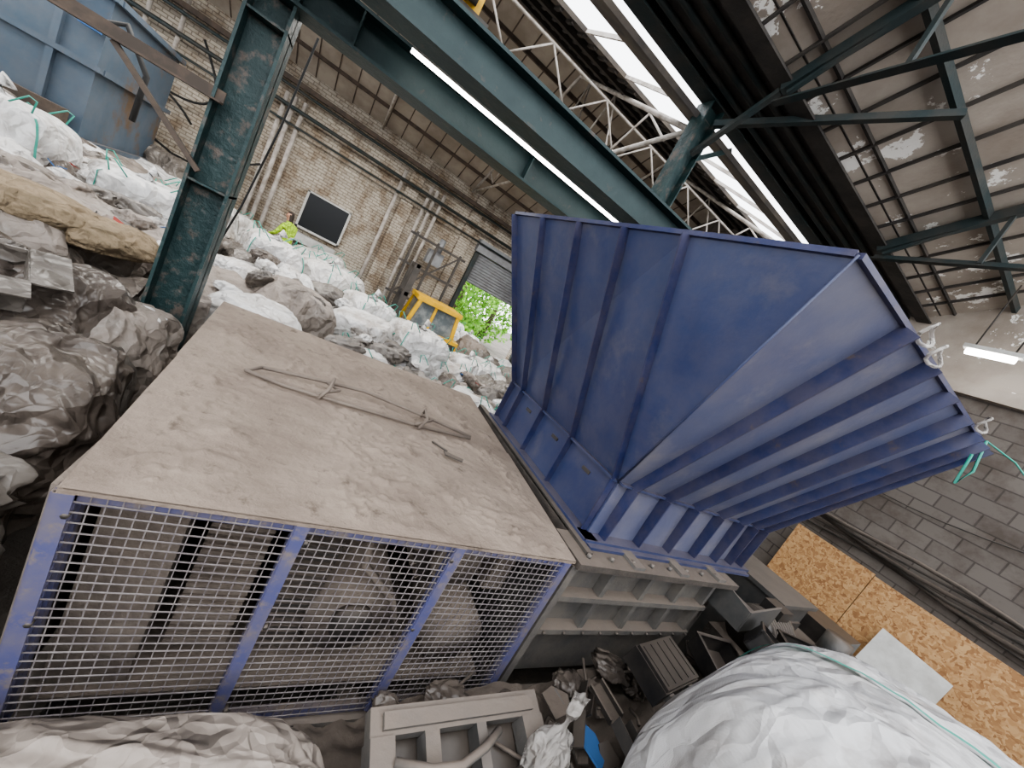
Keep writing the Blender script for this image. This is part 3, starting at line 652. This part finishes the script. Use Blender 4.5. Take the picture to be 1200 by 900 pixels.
# ---------------------------------------------------------------- worker
def worker(base,yaw):
    J=dict(pel=(0,0,.95,.14),wai=(0,.02,1.1,.13),che=(0,.06,1.33,.165),nek=(0,.10,1.50,.06),hd1=(0,.13,1.58,.085),hd2=(0,.15,1.70,.095),hd3=(0,.14,1.78,.06),
     hl=(-.1,0,.88,.1),kl=(-.13,.06,.48,.07),al=(-.14,0,.09,.05),fl=(-.15,.15,.04,.045),hr=(.1,0,.88,.1),kr=(.14,.10,.49,.07),ar=(.16,-.02,.09,.05),fr=(.18,.13,.04,.045),
     sl=(-.19,.06,1.42,.07),el=(-.27,.14,1.16,.05),wl=(-.22,.34,1.05,.033),gl=(-.21,.41,1.04,.035),sr=(.19,.06,1.42,.07),er=(.28,.12,1.15,.05),wr=(.22,.32,1.02,.033),gr=(.21,.39,1.01,.035))
    E=[('pel','wai'),('wai','che'),('che','nek'),('nek','hd1'),('hd1','hd2'),('hd2','hd3'),('pel','hl'),('hl','kl'),('kl','al'),('al','fl'),('pel','hr'),('hr','kr'),('kr','ar'),('ar','fr'),('che','sl'),('sl','el'),('el','wl'),('wl','gl'),('che','sr'),('sr','er'),('er','wr'),('wr','gr')]
    for s_,sg in(('l',-1),('r',1)):
        w=J['g'+s_]
        for k in range(4):
            n1='f%s%d'%(s_,k); n2=n1+'b'; ox=(k-1.5)*.02
            J[n1]=(w[0]+ox,w[1]+.05+.006*(k in(1,2)),w[2]-.005,.0095); J[n2]=(w[0]+ox,w[1]+.075,w[2]-.035,.008); E+= [('g'+s_,n1),(n1,n2)]
        J['t'+s_]=(w[0]-sg*.045,w[1]+.0,w[2]-.01,.011); J['t'+s_+'b']=(w[0]-sg*.05,w[1]+.04,w[2]-.02,.009); E+=[('g'+s_,'t'+s_),('t'+s_,'t'+s_+'b')]
    ks=list(J); me=bpy.data.meshes.new('tmp'); me.from_pydata([J[k][:3] for k in ks],[(ks.index(a),ks.index(c)) for a,c in E],[])
    o=bpy.data.objects.new('tmp',me); bpy.context.collection.objects.link(o)
    md=o.modifiers.new('s','SKIN'); sv=me.skin_vertices[0].data
    for i,k in enumerate(ks): sv[i].radius=(J[k][3],J[k][3]*(.8 if k in('che','wai','pel') else 1)); sv[i].use_root=(k=='pel')
    sb=o.modifiers.new('d','SUBSURF'); sb.levels=2
    bpy.context.view_layer.update(); dg=bpy.context.evaluated_depsgraph_get()
    m2=bpy.data.meshes.new_from_object(o.evaluated_get(dg)); bpy.data.objects.remove(o)
    for m in(m_hivis,m_navy,m_skin,m_hair,m_dark,m_white): m2.materials.append(m)
    m2.name='body'
    for p in m2.polygons:
        c=p.center; p.use_smooth=True
        if c.y>.35 and c.z>.9 and c.z<1.2: k=2
        elif c.z<.13: k=4
        elif c.z<.98 and c.y<.3: k=1
        elif c.z>1.53: k=3 if (c.z>1.72 or c.y<.1) else 2
        elif 1.14<c.z<1.19 and abs(c.x)<.2 and c.y<.3: k=5
        else: k=0
        p.material_index=k
    em=bpy.data.objects.new('worker',None); bpy.context.collection.objects.link(em); em.location=base; em.rotation_euler=(0,0,yaw)
    ob=bpy.data.objects.new('body',m2); bpy.context.collection.objects.link(ob); ob.parent=em
    f=MB('face'); 
    for sx in(-.032,.032): f.bag((sx,.238,1.68),(.012,.006,.008),1,m_hair,4)
    f.bag((0,.25,1.65),(.012,.018,.022),2,m_skin,5,cr=.02); f.bag((0,.235,1.61),(.025,.006,.006),3,m_redp,4,cr=.02)
    for sx in(-.1,.1): f.bag((sx,.14,1.66),(.012,.02,.032),4,m_skin,5,cr=.02)
    fo=f.build(); fo.parent=em
worker((-1.0,11.4,.22),1.0)
b=MB('loading_step'); b.bx((-1.6,11.0,FL),(-.5,11.9,.22),m_dark); b.build()
# ---------------------------------------------------------------- world, light, camera
w=bpy.data.worlds.new('W'); bpy.context.scene.world=w; w.use_nodes=True
bg=w.node_tree.nodes['Background']; bg.inputs[0].default_value=(.95,.97,1,1); bg.inputs[1].default_value=4.0
def area(name,loc,size,rot,pw,col=(1,.97,.92)):
    l=bpy.data.lights.new(name,'AREA'); l.shape='RECTANGLE'; l.size,l.size_y=size; l.energy=pw; l.color=col
    o=bpy.data.objects.new(name,l); o.location=loc; o.rotation_euler=rot; bpy.context.collection.objects.link(o)
area('fill_light_1',(0,9,5.3),(6,1.5),(0,0,0),260)  # added fill lights over the far bay, not actual fixtures
area('fill_light_2',(5,9,5.3),(4,1.5),(0,0,0),160)
area('fill_light_3',(-5,9,5.2),(5,1.5),(0,0,0),210)
cam=bpy.data.cameras.new('camera'); co=bpy.data.objects.new('camera',cam); bpy.context.collection.objects.link(co)
cam.sensor_width=36; cam.lens=440/1200*36; cam.clip_start=.02
th,pt,yw=math.radians(28.7),math.radians(9.7),math.radians(59.5)
Fh=V((math.cos(yw),math.sin(yw),0)); R0=V((math.sin(yw),-math.cos(yw),0)); Z=V((0,0,1))
F=Fh*math.cos(pt)-Z*math.sin(pt); U=Fh*math.sin(pt)+Z*math.cos(pt)
rt=R0*math.cos(th)+U*math.sin(th); up=-R0*math.sin(th)+U*math.cos(th)
mt=Matrix((rt,up,-F)).transposed().to_4x4(); mt.translation=V((0,0,2.45)); co.matrix_world=mt
bpy.context.scene.camera=co
sc=bpy.context.scene; sc.view_settings.view_transform='AgX'; sc.view_settings.look='AgX - Medium High Contrast'; sc.view_settings.exposure=.15
